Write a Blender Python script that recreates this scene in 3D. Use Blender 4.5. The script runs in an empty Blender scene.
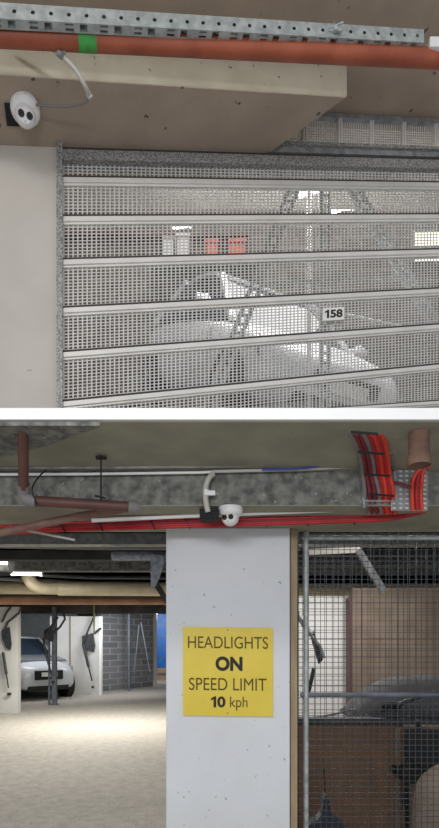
import bpy, bmesh, math, random
from mathutils import Vector, Matrix
random.seed(7)
C = bpy.context.scene
COL = C.collection
F = 520.0; CX = 219.5; HY = 645.0; EYE = 1.5
def P(x, y, D):
    return Vector(((x-CX)/F*D, D, EYE+(HY-y)/F*D))
def PZ(x, y, z):            # point on the level z seen at a pixel
    return P(x, y, (z-EYE)*F/(HY-y))
# ------------------------------------------------------------------ materials
def mat(name, col, rough=.6, metal=0, col2=None, scale=8, detail=6, lo=.35, hi=.65, bump=0, bscale=40, speck=None, sscale=60, sth=.7, emit=None, estr=0, trans=0, alpha=1, stretch=None):
    m = bpy.data.materials.new(name); m.use_nodes = True
    nt = m.node_tree; N = nt.nodes; L = nt.links
    b = N['Principled BSDF']
    b.inputs['Base Color'].default_value = (*col, 1)
    b.inputs['Roughness'].default_value = rough
    b.inputs['Metallic'].default_value = metal
    if trans: b.inputs['Transmission Weight'].default_value = trans
    if alpha < 1: b.inputs['Alpha'].default_value = alpha
    if emit: b.inputs['Emission Color'].default_value = (*emit, 1); b.inputs['Emission Strength'].default_value = estr
    tc = N.new('ShaderNodeTexCoord'); src = tc.outputs['Object']
    if stretch:
        mp = N.new('ShaderNodeMapping'); mp.inputs['Scale'].default_value = stretch
        L.new(src, mp.inputs['Vector']); src = mp.outputs['Vector']
    out = None
    if col2:
        n = N.new('ShaderNodeTexNoise'); n.inputs['Scale'].default_value = scale; n.inputs['Detail'].default_value = detail
        L.new(src, n.inputs['Vector'])
        r = N.new('ShaderNodeValToRGB'); r.color_ramp.elements[0].position = lo; r.color_ramp.elements[1].position = hi
        r.color_ramp.elements[0].color = (*col2, 1); r.color_ramp.elements[1].color = (*col, 1)
        L.new(n.outputs['Fac'], r.inputs['Fac']); out = r.outputs['Color']
    if speck:
        n2 = N.new('ShaderNodeTexNoise'); n2.inputs['Scale'].default_value = sscale; n2.inputs['Detail'].default_value = 2
        L.new(src, n2.inputs['Vector'])
        r2 = N.new('ShaderNodeValToRGB'); r2.color_ramp.elements[0].position = sth; r2.color_ramp.elements[1].position = sth+.04
        r2.color_ramp.elements[0].color = (0,0,0,1); r2.color_ramp.elements[1].color = (1,1,1,1)
        L.new(n2.outputs['Fac'], r2.inputs['Fac'])
        mx = N.new('ShaderNodeMix'); mx.data_type = 'RGBA'
        L.new(r2.outputs['Color'], mx.inputs['Factor'])
        if out: L.new(out, mx.inputs['A'])
        else: mx.inputs['A'].default_value = (*col, 1)
        mx.inputs['B'].default_value = (*speck, 1); out = mx.outputs['Result']
    if out: L.new(out, b.inputs['Base Color'])
    if bump:
        n3 = N.new('ShaderNodeTexNoise'); n3.inputs['Scale'].default_value = bscale; n3.inputs['Detail'].default_value = 5
        L.new(src, n3.inputs['Vector'])
        bp = N.new('ShaderNodeBump'); bp.inputs['Strength'].default_value = bump; bp.inputs['Distance'].default_value = .01
        L.new(n3.outputs['Fac'], bp.inputs['Height']); L.new(bp.outputs['Normal'], b.inputs['Normal'])
    return m
def brickmat(name, c1, c2, mortar, scale=2.2, w=.9, h=.45):
    m = bpy.data.materials.new(name); m.use_nodes = True
    nt = m.node_tree; N = nt.nodes; L = nt.links; b = N['Principled BSDF']; b.inputs['Roughness'].default_value = .9
    tc = N.new('ShaderNodeTexCoord'); mp = N.new('ShaderNodeMapping'); mp.inputs['Rotation'].default_value = (math.pi/2, 0, 0)
    br = N.new('ShaderNodeTexBrick'); br.inputs['Scale'].default_value = scale
    br.inputs['Color1'].default_value = (*c1,1); br.inputs['Color2'].default_value = (*c2,1); br.inputs['Mortar'].default_value = (*mortar,1)
    br.inputs['Mortar Size'].default_value = .025; br.inputs['Brick Width'].default_value = w; br.inputs['Row Height'].default_value = h
    L.new(tc.outputs['Object'], mp.inputs['Vector']); L.new(mp.outputs['Vector'], br.inputs['Vector']); L.new(br.outputs['Color'], b.inputs['Base Color'])
    return m
M = {}
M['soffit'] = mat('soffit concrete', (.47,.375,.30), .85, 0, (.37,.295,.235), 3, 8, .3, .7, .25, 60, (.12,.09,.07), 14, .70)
M['beam'] = mat('pale beam concrete', (.56,.52,.42), .85, 0, (.44,.40,.31), 5, 8, .3, .7, .2, 50, (.2,.17,.13), 26, .70)
M['whitewall'] = mat('white painted block', (.56,.525,.48), .7, 0, (.49,.46,.42), 3, 6, .3, .7, .12, 30, (.30,.26,.22), 18, .755)
M['pillar'] = mat('white speckled pillar paint', (.76,.785,.83), .7, 0, (.69,.71,.75), 2.5, 6, .3, .7, .2, 90, (.33,.31,.30), 45, .715)
M['galv'] = mat('galvanised steel', (.50,.54,.54), .5, .35, (.32,.36,.36), 25, 6, .35, .65)
M['galvspeck'] = mat('speckled galvanised steel', (.42,.42,.41), .5, .2, (.15,.15,.15), 120, 3, .42, .58)
M['galvdull'] = mat('dull galvanised steel', (.36,.37,.38), .5, .3, (.22,.23,.24), 20, 5, .35, .65)
M['alu'] = mat('pale slat metal', (.78,.76,.73), .4, .1, (.70,.68,.65), 6, 4)
M['meshm'] = mat('pale mesh metal', (.66,.65,.63), .5, .1, (.56,.55,.53), 5, 3)
M['dark'] = mat('dark shadow strip and pipe', (.05,.042,.04), .8)  # painted shade for the shutter strips, also colours the thin dark pipe
M['orange'] = mat('orange plastic pipe', (.40,.105,.052), .5, 0, (.29,.068,.034), 6, 5, .35, .65)
M['green'] = mat('green paint', (.05,.38,.07), .6, 0, (.10,.22,.06), 30, 3, .3, .6)
M['greyplastic'] = mat('pale grey conduit plastic', (.50,.48,.44), .5)
M['white'] = mat('white plastic', (.80,.80,.80), .4)
M['lens'] = mat('dark lens glass', (.02,.02,.022), .15)
M['black'] = mat('black plastic', (.010,.010,.012), .8)
M['signwhite'] = mat('white sign plate', (.82,.82,.80), .5)
M['ink'] = mat('black sign ink', (.025,.02,.015), .7)
M['brownink'] = mat('dark brown sign ink', (.10,.075,.01), .7)
M['yellow'] = mat('yellow sign sheet', (.80,.62,.07), .5, 0, (.76,.58,.055), 8, 3)
M['ledge'] = mat('white painted slab edge', (.93,.93,.93), .6, 0, (.90,.90,.90), 6, 4)
M['lowsoffit'] = mat('olive grey soffit concrete', (.38,.365,.29), .9, 0, (.26,.25,.20), 4, 10, .3, .7, .3, 80)
M['lowbeam'] = mat('mottled dark beam concrete', (.25,.25,.225), .9, 0, (.10,.105,.10), 22, 10, .36, .64, .4, 60, (.33,.32,.29), 30, .66)
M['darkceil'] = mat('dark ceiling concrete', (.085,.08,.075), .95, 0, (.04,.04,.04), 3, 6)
M['floor'] = mat('car park floor concrete', (.50,.47,.42), .75, 0, (.38,.355,.315), 9, 12, .3, .7, .5, 50, (.26,.24,.21), 45, .64)
M['upfloor'] = mat('grey deck concrete', (.36,.34,.31), .85, 0, (.26,.25,.23), 2, 6)
M['brownpipe'] = mat('brown painted pipe', (.125,.05,.04), .55, 0, (.085,.035,.03), 9, 5)
M['rust'] = mat('rusty brown pipe', (.20,.115,.08), .8, 0, (.10,.055,.04), 14, 6)
M['lightbrown'] = mat('faded brown pipe', (.26,.15,.115), .6, 0, (.17,.09,.07), 9, 5)
M['red'] = mat('red cable sheath', (.55,.02,.025), .5, 0, (.36,.012,.02), 12, 4)
M['brightred'] = mat('bright red cable sheath', (.72,.06,.03), .45)
M['maroon'] = mat('maroon cable sheath', (.20,.018,.03), .55)
M['greycable'] = mat('grey cable sheath', (.20,.19,.19), .6)
M['blue'] = mat('blue cable sheath', (.04,.06,.35), .5)
M['cream'] = mat('cream duct', (.72,.62,.42), .6, 0, (.60,.51,.34), 5, 4)
M['copper'] = mat('orange brown pipe', (.42,.22,.12), .6, 0, (.30,.15,.08), 5, 4)
M['fin'] = mat('off white partition', (.62,.62,.60), .75, 0, (.50,.50,.48), 1.5, 6, .3, .7)
M['steel'] = mat('blue grey post steel', (.16,.18,.22), .5, .3, (.10,.12,.15), 10, 4)
M['darksteel'] = mat('dark stacker steel', (.05,.055,.065), .5, .3, (.03,.03,.035), 12, 4)
M['bluedoor'] = mat('blue door paint', (.01,.17,.62), .5, 0, (.01,.13,.50), 4, 4)
M['timber'] = mat('pale timber', (.42,.32,.21), .8, 0, (.33,.24,.15), 9, 6, .3, .7, stretch=(6,6,.6))
M['ply'] = mat('brown plywood', (.24,.135,.075), .8, 0, (.165,.09,.05), 5, 8, .3, .7, .1, 60, stretch=(3,3,.5))
M['board'] = mat('tan fibre board', (.27,.20,.145), .85, 0, (.20,.145,.105), 4, 6)
M['ply2'] = mat('dull brown board', (.24,.185,.14), .85, 0, (.18,.135,.10), 4, 6)
M['wire'] = mat('dark welded wire', (.075,.085,.095), .5, .4)
M['carwhite'] = mat('white car paint', (.74,.76,.80), .25)
M['bonnetreflect'] = mat('painted bonnet reflection', (.16,.17,.19), .3)  # dark reflection on the SUV bonnet, put into the colour
M['glass'] = mat('tinted car glass', (.03,.045,.07), .06)
M['tyre'] = mat('tyre rubber', (.02,.02,.02), .9)
M['chrome'] = mat('bright trim', (.7,.7,.72), .2, .8)
M['headlamp'] = mat('headlamp lens', (.22,.25,.29), .12)
M['silver'] = mat('silver white car paint', (.50,.52,.55), .3)
M['cover'] = mat('grey dust sheet', (.14,.14,.145), .85, 0, (.09,.09,.095), 5, 6, .3, .7, .4, 12)
M['sack'] = mat('tan sacking', (.30,.245,.20), .95, 0, (.20,.16,.13), 7, 6, .3, .7, .5, 20)
M['redtub'] = mat('orange red tub', (.75,.13,.06), .5)
M['window'] = mat('daylit window glass', (.8,.78,.65), .4, emit=(1,.93,.75), estr=1.6)
M['tube'] = mat('lit fluorescent tube', (1,1,1), .4, emit=(1,.98,.94), estr=9)
M['tubeup'] = mat('lit fluorescent tube above', (1,1,1), .4, emit=(1,.99,.97), estr=11)
M['block'] = brickmat('brown block wall', (.13,.105,.09), (.18,.15,.13), (.30,.28,.26), 2.4)
M['greyblock'] = brickmat('grey block wall', (.13,.135,.145), (.20,.205,.215), (.30,.30,.30), 1.5, .62, .3)
M['cobalt'] = mat('dark blue plastic', (.015,.022,.04), .5)
M['greencord'] = mat('yellow green cord', (.20,.22,.06), .7)
M['wrap'] = mat('pale foil lagging', (.42,.46,.54), .45, .2, (.24,.28,.34), 22, 6, .35, .62)
# ------------------------------------------------------------------ mesh helpers
class MB:
    def __init__(s): s.v = []; s.f = []; s.smooth = []
    def add(s, vs, fs, sm=False):
        o = len(s.v); s.v += [Vector(v) for v in vs]
        for f in fs: s.f.append([i+o for i in f]); s.smooth.append(sm)
        return s
    def hexa(s, p):        # eight corners: bottom four ccw, top four ccw
        return s.add(p, [(3,2,1,0),(4,5,6,7),(0,1,5,4),(1,2,6,5),(2,3,7,6),(3,0,4,7)])
    def box(s, a, b, fn=None):
        x0,y0,z0 = a; x1,y1,z1 = b
        p = [(x0,y0,z0),(x1,y0,z0),(x1,y1,z0),(x0,y1,z0),(x0,y0,z1),(x1,y0,z1),(x1,y1,z1),(x0,y1,z1)]
        if fn: p = [fn(*q) for q in p]
        return s.hexa(p)
    def bar(s, a, b, w, h, up=(0,0,1)):     # rectangular bar from a to b
        a = Vector(a); b = Vector(b); d = (b-a).normalized(); up = Vector(up)
        if abs(d.dot(up)) > .95: up = Vector((0,1,0))
        r = d.cross(up).normalized(); u = r.cross(d).normalized()
        r *= w/2; u *= h/2
        return s.hexa([a-r-u, a+r-u, b+r-u, b-r-u, a-r+u, a+r+u, b+r+u, b-r+u])
    def tube(s, pts, r, n=10, smooth=True, sub=0, cap=True):
        pts = [Vector(p) for p in pts]
        if sub and len(pts) > 2:
            q = []
            for i in range(len(pts)-1):
                p0 = pts[max(i-1,0)]; p1 = pts[i]; p2 = pts[i+1]; p3 = pts[min(i+2,len(pts)-1)]
                for k in range(sub):
                    t = k/sub
                    q.append(.5*((2*p1)+(p2-p0)*t+(2*p0-5*p1+4*p2-p3)*t*t+(3*p1-p0-3*p2+p3)*t**3))
            q.append(pts[-1]); pts = q
        rs = r if isinstance(r, (list,tuple)) else [r]*len(pts)
        vs = []; fs = []
        d = (pts[1]-pts[0]).normalized(); a = Vector((0,0,1)) if abs(d.z) < .9 else Vector((0,1,0))
        u = d.cross(a).normalized()
        for i, p in enumerate(pts):
            if i == 0: t = pts[1]-pts[0]
            elif i == len(pts)-1: t = pts[-1]-pts[-2]
            else: t = (pts[i+1]-pts[i]).normalized()+(pts[i]-pts[i-1]).normalized()
            t.normalize(); u = (u-t*u.dot(t)).normalized(); w = t.cross(u)
            for k in range(n):
                an = 2*math.pi*k/n; vs.append(p+(u*math.cos(an)+w*math.sin(an))*rs[min(i,len(rs)-1)])
        for i in range(len(pts)-1):
            for k in range(n):
                fs.append((i*n+k, i*n+(k+1)%n, (i+1)*n+(k+1)%n, (i+1)*n+k))
        s.add(vs, fs, smooth)
        if cap:
            s.add([vs[k] for k in range(n)], [tuple(reversed(range(n)))])
            m = (len(pts)-1)*n; s.add([vs[m+k] for k in range(n)], [tuple(range(n))])
        return s
    def lathe(s, prof, mtx=Matrix(), n=28, smooth=True):     # prof: (radius, z)
        vs = []; fs = []
        for r, z in prof:
            for k in range(n):
                an = 2*math.pi*k/n; vs.append(mtx @ Vector((r*math.cos(an), r*math.sin(an), z)))
        for i in range(len(prof)-1):
            for k in range(n):
                fs.append((i*n+k, i*n+(k+1)%n, (i+1)*n+(k+1)%n, (i+1)*n+k))
        s.add(vs, fs, smooth)
        s.add(vs[:n], [tuple(reversed(range(n)))]); s.add(vs[-n:], [tuple(range(n))])
        return s
    def prism(s, poly, z0, z1, fn=None):      # poly in xy, extruded z0..z1
        n = len(poly)
        p = [(x,y,z0) for x,y in poly]+[(x,y,z1) for x,y in poly]
        if fn: p = [fn(*q) for q in p]
        fs = [tuple(reversed(range(n))), tuple(range(n,2*n))]+[(i,(i+1)%n,n+(i+1)%n,n+i) for i in range(n)]
        return s.add(p, fs)
    def holed(s, x0, x1, z0, z1, nx, nz, rx, rz, fn, k=12, th=.003):  # plate with round holes; fn(x,z,depth)
        dx = (x1-x0)/nx; dz = (z1-z0)/nz
        for i in range(nx):
            for j in range(nz):
                cx = x0+(i+.5)*dx; cz = z0+(j+.5)*dz; inner = []; outer = []
                for q in range(k):
                    an = 2*math.pi*(q+.5)/k; c, si = math.cos(an), math.sin(an)
                    inner.append((cx+rx*c, cz+rz*si)); sc = 1/max(abs(c), abs(si))
                    outer.append((cx+dx/2*max(-1,min(1,c*sc)), cz+dz/2*max(-1,min(1,si*sc))))
                vs = [fn(a,b,0) for a,b in inner]+[fn(a,b,0) for a,b in outer]+[fn(a,b,th) for a,b in inner]
                fs = []
                for q in range(k):
                    r = (q+1)%k
                    fs += [(q,r,k+r,k+q), (q,2*k+q,2*k+r,r)]
                # corner fill
                for q in range(k):
                    r = (q+1)%k; a = outer[q]; b = outer[r]
                    if abs(a[0]-b[0]) > 1e-6 and abs(a[1]-b[1]) > 1e-6:
                        co = (cx+dx/2*(1 if a[0]+b[0] > 2*cx else -1), cz+dz/2*(1 if a[1]+b[1] > 2*cz else -1))
                        vs.append(fn(co[0],co[1],0)); fs.append((k+q,k+r,len(vs)-1))
                s.add(vs, fs)
        return s
    def build(s, name, m, parent=None, bevel=0, subsurf=0, fix=True):
        me = bpy.data.meshes.new(name)
        org = Vector((0,0,0))
        if parent is None and s.v:
            lo = Vector([min(v[i] for v in s.v) for i in range(3)]); hi = Vector([max(v[i] for v in s.v) for i in range(3)])
            org = Vector(((lo.x+hi.x)/2, (lo.y+hi.y)/2, lo.z))
        elif parent is not None: org = parent.matrix_world.translation if False else Vector(parent.get('_o', (0,0,0)))
        me.from_pydata([tuple(v-org) for v in s.v], [], s.f)
        for p, sm in zip(me.polygons, s.smooth): p.use_smooth = sm
        if fix:
            bm = bmesh.new(); bm.from_mesh(me); bmesh.ops.recalc_face_normals(bm, faces=bm.faces); bm.to_mesh(me); bm.free()
        me.materials.append(m)
        o = bpy.data.objects.new(name, me); COL.objects.link(o)
        if parent is None: o.location = org
        else: o.parent = parent
        if bevel:
            bv = o.modifiers.new('bevel', 'BEVEL'); bv.width = bevel; bv.segments = 2; bv.limit_method = 'ANGLE'
        if subsurf:
            ss = o.modifiers.new('sub', 'SUBSURF'); ss.levels = subsurf; ss.render_levels = subsurf
        o['_o'] = tuple(org)
        return o
def tag(o, label, cat, group=None, kind=None):
    o['label'] = label; o['category'] = cat
    if group: o['group'] = group
    if kind: o['kind'] = kind
    return o
def thing(name, loc, label, cat, group=None):
    o = bpy.data.objects.new(name, None); COL.objects.link(o); o.location = loc; o.empty_display_size = .1
    o['_o'] = tuple(loc)
    return tag(o, label, cat, group)
def struct(mb, name, m, label=None, bevel=0):
    o = mb.build(name, m, None, bevel); o['kind'] = 'structure'
    if label: o['label'] = label
    return o
def text_mesh(s, bold=0):
    c = bpy.data.curves.new('lettering', 'FONT'); c.body = s; c.size = 1; c.offset = bold; c.extrude = 0.02
    o = bpy.data.objects.new('lettering', c); COL.objects.link(o)
    dg = bpy.context.evaluated_depsgraph_get(); dg.update()
    me = bpy.data.meshes.new_from_object(o.evaluated_get(dg)); bpy.data.objects.remove(o)
    vs = [v.co.copy() for v in me.vertices]; fs = [tuple(p.vertices) for p in me.polygons]
    return vs, fs
def lettering(parent, s, m, fn, a0, a1, b0, b1, bold=0, d=.0015):   # fit text to a box; fn(a,b,depth)->world
    if s[0] == '1':          # a one with a flag, then the rest of the number
        w1 = (a1-a0)/len(s)*.72; sg = 1
        poly = [(.48,0),(1,0),(1,1),(.62,1),(0,.80),(0,.62),(.48,.74)]
        mb = MB().prism([(a0+x*w1, b0+y*(b1-b0)) for x,y in poly], 0, d, lambda a,b,c: fn(a,b,c))
        mb.build('lettering', m, parent)
        s = s[1:]; a0 = a0+w1+(a1-a0)*.07
    vs, fs = text_mesh(s, bold)
    x0 = min(v.x for v in vs); x1 = max(v.x for v in vs); y0 = min(v.y for v in vs); y1 = max(v.y for v in vs)
    mb = MB(); mb.add([fn(a0+(v.x-x0)/(x1-x0)*(a1-a0), b0+(v.y-y0)/(y1-y0)*(b1-b0), d if v.z > 0 else 0) for v in vs], fs)
    return mb.build('lettering', m, parent)
# ------------------------------------------------------------------ camera
cam = bpy.data.cameras.new('camera'); co = bpy.data.objects.new('camera', cam); COL.objects.link(co)
co.location = (0, 0, EYE); co.rotation_euler = (math.pi/2, 0, 0)
cam.sensor_fit = 'VERTICAL'; cam.sensor_height = 36; cam.lens = F/828*36; cam.shift_y = (HY-414)/828; cam.clip_start = .05
C.camera = co
# ------------------------------------------------------------------ ramped upper frame
TH = math.atan2(520, 1817); S = .232
DH = Vector((math.cos(TH), math.sin(TH), 0)); NN = Vector((-math.sin(TH), math.cos(TH), 0)); O = Vector(((65-CX)/F*3, 3, 0))
def U(u, v, w): return Vector((0,0,v+S*u)) + O + DH*u + NN*w
def UP(x, y, w):            # pixel on plane w -> (u, v)
    a = (x-CX)/F; b = (HY-y)/F
    t = (w + O.dot(NN))/(Vector((a,1,0)).dot(NN))
    R = Vector((a*t, t, EYE+b*t)); u = (R-O).dot(DH)
    return u, R.z - S*u
def uw(u, w, v): return U(u, v, w)
VS, VB = 4.63, 4.36
# slab soffit above everything
struct(MB().box((-3,-1.05,VS),(4.5,.5,VS+.2), lambda a,b,c: U(a,c,b)), 'ceiling', M['soffit'], 'brown concrete ceiling slab above the roller shutter')
# slab continues back over the bay, level and higher
struct(MB().box((-4,3.55,5.72),(6.5,5.04,5.9)), 'ceiling', M['whitewall'], 'pale ceiling strip inside the shuttered bay')
# beam with splayed end
struct(MB().prism([(-2.5,-.39),(1.60,-.39),(1.22,.02),(1.22,.10),(-2.5,.10)], VB, VS, lambda a,b,c: U(a,c,b)), 'concrete_beam', M['beam'] , 'pale concrete beam above the white wall, beside the dome camera', .008)
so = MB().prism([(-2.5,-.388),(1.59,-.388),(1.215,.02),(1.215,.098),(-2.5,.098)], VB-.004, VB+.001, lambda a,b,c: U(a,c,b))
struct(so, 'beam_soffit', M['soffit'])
# white wall nib left
uc, _ = UP(57.5, 250, -.02)
struct(MB().box((-2.6,-.02,1.6),(uc,.22,VB-.006), lambda a,b,c: (lambda p: Vector((p.x,p.y,max(p.z,2.75))))(U(a,c,b))), 'wall_left', M['whitewall'], 'white painted wall left of the roller shutter')
# ------------------------------------------------------------------ roller shutter
u0 = UP(63,250,0)[0]; u1 = 3.1
RS = thing('roller_shutter', U(1.0, 2.75-S, 0), 'pale metal mesh roller shutter with horizontal slats closing the upper bay', 'roller shutter')
def ubf(a,b,c):
    p = U(a,c,b); p.z = max(p.z, 2.752); return p
def ub(mb, ua, ub_, va, vb, wa, wb): return mb.box((ua,wa,va),(ub_,wb,vb), ubf)
def vy(y): return EYE+(HY-y)/F*3.0
ub(MB(), u0-.03, u1, vy(165), vy(154.5), -.035, .05).build('header', M['galvspeck'], RS)
ub(MB(), u0-.03, u1, vy(154.5), VB-.006, -.02, .05).build('header_shadow_strip', M['dark'], RS)  # dark strip drawn as the shadow line above the header
ub(MB(), UP(266,150,0)[0], u1, VB-.004, VB+.03, -.03, .05).build('top_rail', M['galvdull'], RS)
ub(MB(), UP(266,150,0)[0], u1, VB+.03, VB+.05, -.05, .05).build('trim_rail', M['galvspeck'], RS)
ub(MB(), u0-.035, u0-.002, 1.95, VB-.007, -.05, .05).build('side_guide', M['galvspeck'], RS)
tops = [180, 219, 262, 310, 354, 403, 452, 500, 548, 596]
hs = .040
for i, y in enumerate(tops):
    v1 = vy(y)
    vlow = v1-hs
    if vlow + S*u1 < 2.80: continue
    r = MB(); ub(r, u0, u1, vlow+.012, v1, -.022, .012); ub(r, u0, u1, vlow, vlow+.013, -.012, .012)
    rail = r.build('slat', M['alu'], RS, .002)
    ub(MB(), u0, u1, v1, v1+.014, -.016, .010).build('slat_shadow_strip', M['dark'], rail)  # dark strip standing in for the shadow line over each slat
    # mesh above this slat
    vt = vy(165) if i == 0 else vy(tops[i-1])-hs
    vb = v1+.013
    mb = MB(); pu = .0262; n = int((u1-u0)/pu)
    for k in range(n+1): ub(mb, u0+k*pu, u0+k*pu+.0078, vb, vt, -.002, .002)
    nr = max(2, round((vt-vb)/.0188)); pv = (vt-vb)/nr
    for k in range(nr): ub(mb, u0, u1, vb+k*pv+pv*.5-.0026, vb+k*pv+pv*.5+.0026, -.0018, .0018)
    mb.build('mesh_panel', M['meshm'], RS)
# transom mesh
TR = thing('transom_screen', U(2.0, VB+.05, 0), 'narrow galvanised mesh screen above the shutter, divided by upright bars', 'mesh screen')
ut = UP(262,140,0)[0]
ub(MB(), ut, u1, VS-.03, VS-.004, -.03, .02).build('top_rail', M['galvdull'], TR)
mb = MB()
for k in range(int((u1-ut)/.017)): ub(mb, ut+k*.017, ut+k*.017+.005, VB+.05, VS-.03, .004, .007)
for k in range(9): ub(mb, ut, u1, VB+.055+k*.017, VB+.0595+k*.017, .002, .005)
mb.build('mesh_panel', M['alu'], TR)
for x in (271,302,337,369,401,433):
    a = UP(x,140,0)[0]; ub(ub(MB(), a, a+.011, VB+.05, VS-.03, -.022, .012), a+.017, a+.027, VB+.05, VS-.03, -.022, .012).build('upright_bar', M['alu'], TR)
# 158 plate
a0, b0 = UP(323,321,-.035); a1, b1 = UP(344,307,-.035)
PL = tag(ub(MB(), a0, a1, b0, b1, -.037, -.0225).build('bay_number_plate', M['signwhite'], None, .001), 'small white plate reading 158 fixed to the mesh shutter', 'sign')
lettering(PL, '158', M['ink'], lambda a,b,d: U(a,b,-.0372-d), a0+.012, a1-.012, b0+.016, b1-.014, .035)
# ------------------------------------------------------------------ orange pipe, channel
pA = P(-14, 34.5, 2.37); pB = P(452, 59.5, 2.88)
OPp = thing('orange_pipe', (pA+pB)/2, 'orange brown plastic pipe with a green mark below the perforated channel', 'pipe')
MB().tube([pA, pB], .0425, 20).build('pipe_run', M['orange'], OPp)
dd = (pB-pA).normalized(); g = P(88, 40, 2.45)
g0 = pA+dd*((g-pA).dot(dd)-.047); g1 = g0+dd*.085
MB().tube([g0, g0+dd*.008, g1-dd*.01, g1], [.0428,.0433,.0433,.0428], 20).build('green_mark', M['green'], OPp)
# channel: face with round holes, underside with punched slots
cA = P(-14, 10, 2.28); cB = P(424, 36.5, 2.78)
CHN = thing('perforated_channel', (cA+cB)/2, 'galvanised steel channel punched with round holes, above the orange pipe', 'steel channel')
Lc = (cB-cA).length; cd = (cB-cA).normalized(); cn = Vector((-cd.y, cd.x, 0)).normalized(); cu = Vector((0,0,1))
def cf(a, b, d): return cA + cd*a + cu*b + cn*d
mb = MB(); mb.holed(0, Lc, -.030, .034, 28, 1, .0095, .0095, cf)
mb.box((0,0,.034),(Lc,.042,.038), lambda a,b,c: cf(a,c,b))
mb.box((0,.040,-.030),(Lc,.042,.034), lambda a,b,c: cf(a,c,b))
mb.build('channel_body', M['galv'], CHN)
mb = MB(); nb = 28
for k in range(nb):
    a = k*Lc/nb; e = Lc/nb
    mb.box((a,0,-.033),(a+e,.006,-.030), lambda a,b,c: cf(a,c,b)); mb.box((a,.036,-.033),(a+e,.042,-.030), lambda a,b,c: cf(a,c,b))
    if k % 2: mb.box((a,.006,-.033),(a+e*.12,.036,-.030), lambda a,b,c: cf(a,c,b)); mb.box((a+e*.55,.006,-.033),(a+e,.036,-.030), lambda a,b,c: cf(a,c,b))
    else:
        mb.box((a,.006,-.033),(a+e*.3,.036,-.030), lambda a,b,c: cf(a,c,b)); mb.box((a+e*.75,.006,-.033),(a+e,.036,-.030), lambda a,b,c: cf(a,c,b))
        mb.box((a+e*.3,.014,-.033),(a+e*.75,.024,-.030), lambda a,b,c: cf(a,c,b))
mb.build('slotted_flange', M['galv'], CHN)
# hanger clamp on channel
h = P(335, 31, 2.66)
def slabz(p): u = (p-O).dot(DH); return VS+S*u
HG = thing('pipe_hanger', h, 'short threaded rod and clamp on top of the perforated channel', 'hanger')
MB().tube([h+Vector((0,.02,-.02)), h+Vector((0,.02,.075))], .006, 8).build('threaded_rod', M['galvdull'], HG)
mb = MB().box((h.x-.035,h.y-.012,h.z-.012),(h.x+.035,h.y-.004,h.z+.002)); mb.tube([h+Vector((0,-.02,-.005)),h+Vector((0,-.004,-.005))], .012, 6, False)
mb.bar(h+Vector((-.03,-.012,.0)), h+Vector((.04,-.012,.03)), .006, .008)
mb.build('clamp', M['galv'], HG)
for xx in (-2, 450):
    q = pA+dd*.05 if xx < 0 else pB-dd*.05
e0 = P(434, 44, 2.81)
EB = tag(MB().box((e0.x-.03,e0.y-.02,e0.z-.035),(e0.x+.05,e0.y+.03,e0.z+.02)).build('junction_box', M['white'], None, .004), 'small white junction box at the right end of the channel', 'box')
for q, lab in ((cA+cd*.35, 'left end'), (cB-cd*.25, 'right end')):
    pass
# ------------------------------------------------------------------ dome camera
def dome_camera(name, base, up, look, R, label, gasket=True):
    # base: mounting point on the soffit; up: away from the camera body; look: unit vector to where the eye points
    up = Vector(up).normalized(); look = Vector(look).normalized()
    t = thing(name, base, label, 'security camera')
    z = -up; x = look - z*look.dot(z); x.normalize(); y = z.cross(x)
    m = Matrix.Translation(base) @ Matrix((x, y, z)).transposed().to_4x4()
    MB().lathe([(R*.98,0),(R,R*.06),(R,R*.34),(R*.96,R*.50),(R*.84,R*.66),(R*.72,R*.72)], m, 36).build('housing', M['white'], t, .001)
    c = base + z*R*.80; r = R*.70
    ax = look; ay = Vector((0,0,1)) - ax*ax.z; ay.normalize(); az = ax.cross(ay)
    m2 = Matrix.Translation(c) @ Matrix((az, ay, ax)).transposed().to_4x4()
    prof = []
    for k in range(15):
        an = -math.pi/2 + (math.pi*.80)*k/14; prof.append((max(r*math.cos(an),.0005), r*math.sin(an)))
    fr = prof[-1]; prof += [(fr[0]*.96, fr[1]+r*.02)]
    MB().lathe(prof, m2, 32).build('eyeball', M['white'], t)
    zf = fr[1]+r*.02
    for sx in (-1, 1):
        lm = m2 @ Matrix.Translation((sx*r*.39, r*.08, zf-.002))
        ring = MB().lathe([(r*.30,0),(r*.30,.0045),(r*.24,.0045),(r*.22,.0035)], lm, 24).build('lens', M['lens'], t)
        MB().lathe([(r*.12,0),(r*.10,.0045),(r*.02,.006)], lm, 16).build('lens_glass', M['black'], ring)
    MB().lathe([(r*.045,0),(r*.045,.003)], m2 @ Matrix.Translation((0,-r*.40,zf-.001)), 12).build('light_sensor', M['black'], t)
    MB().lathe([(R*.04,-.001),(R*.04,.002)], Matrix.Translation(base+z*R*.3+x*R) @ Matrix((az,y,x)).transposed().to_4x4(), 8).build('screw', M['greycable'], t)
    return t
def soffit_pt(x, y, v):
    lo, hi = -1.2, .5
    for _ in range(50):
        m = (lo+hi)/2; q = UP(x,y,m)[1]
        if q < v: lo = m
        else: hi = m
    u, _ = UP(x,y,m); return U(u, v, m)
sn = Vector((S*DH.x, S*DH.y, -1)).normalized()   # soffit normal, downwards
b1p = soffit_pt(21, 114, VB-.005)
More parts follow.
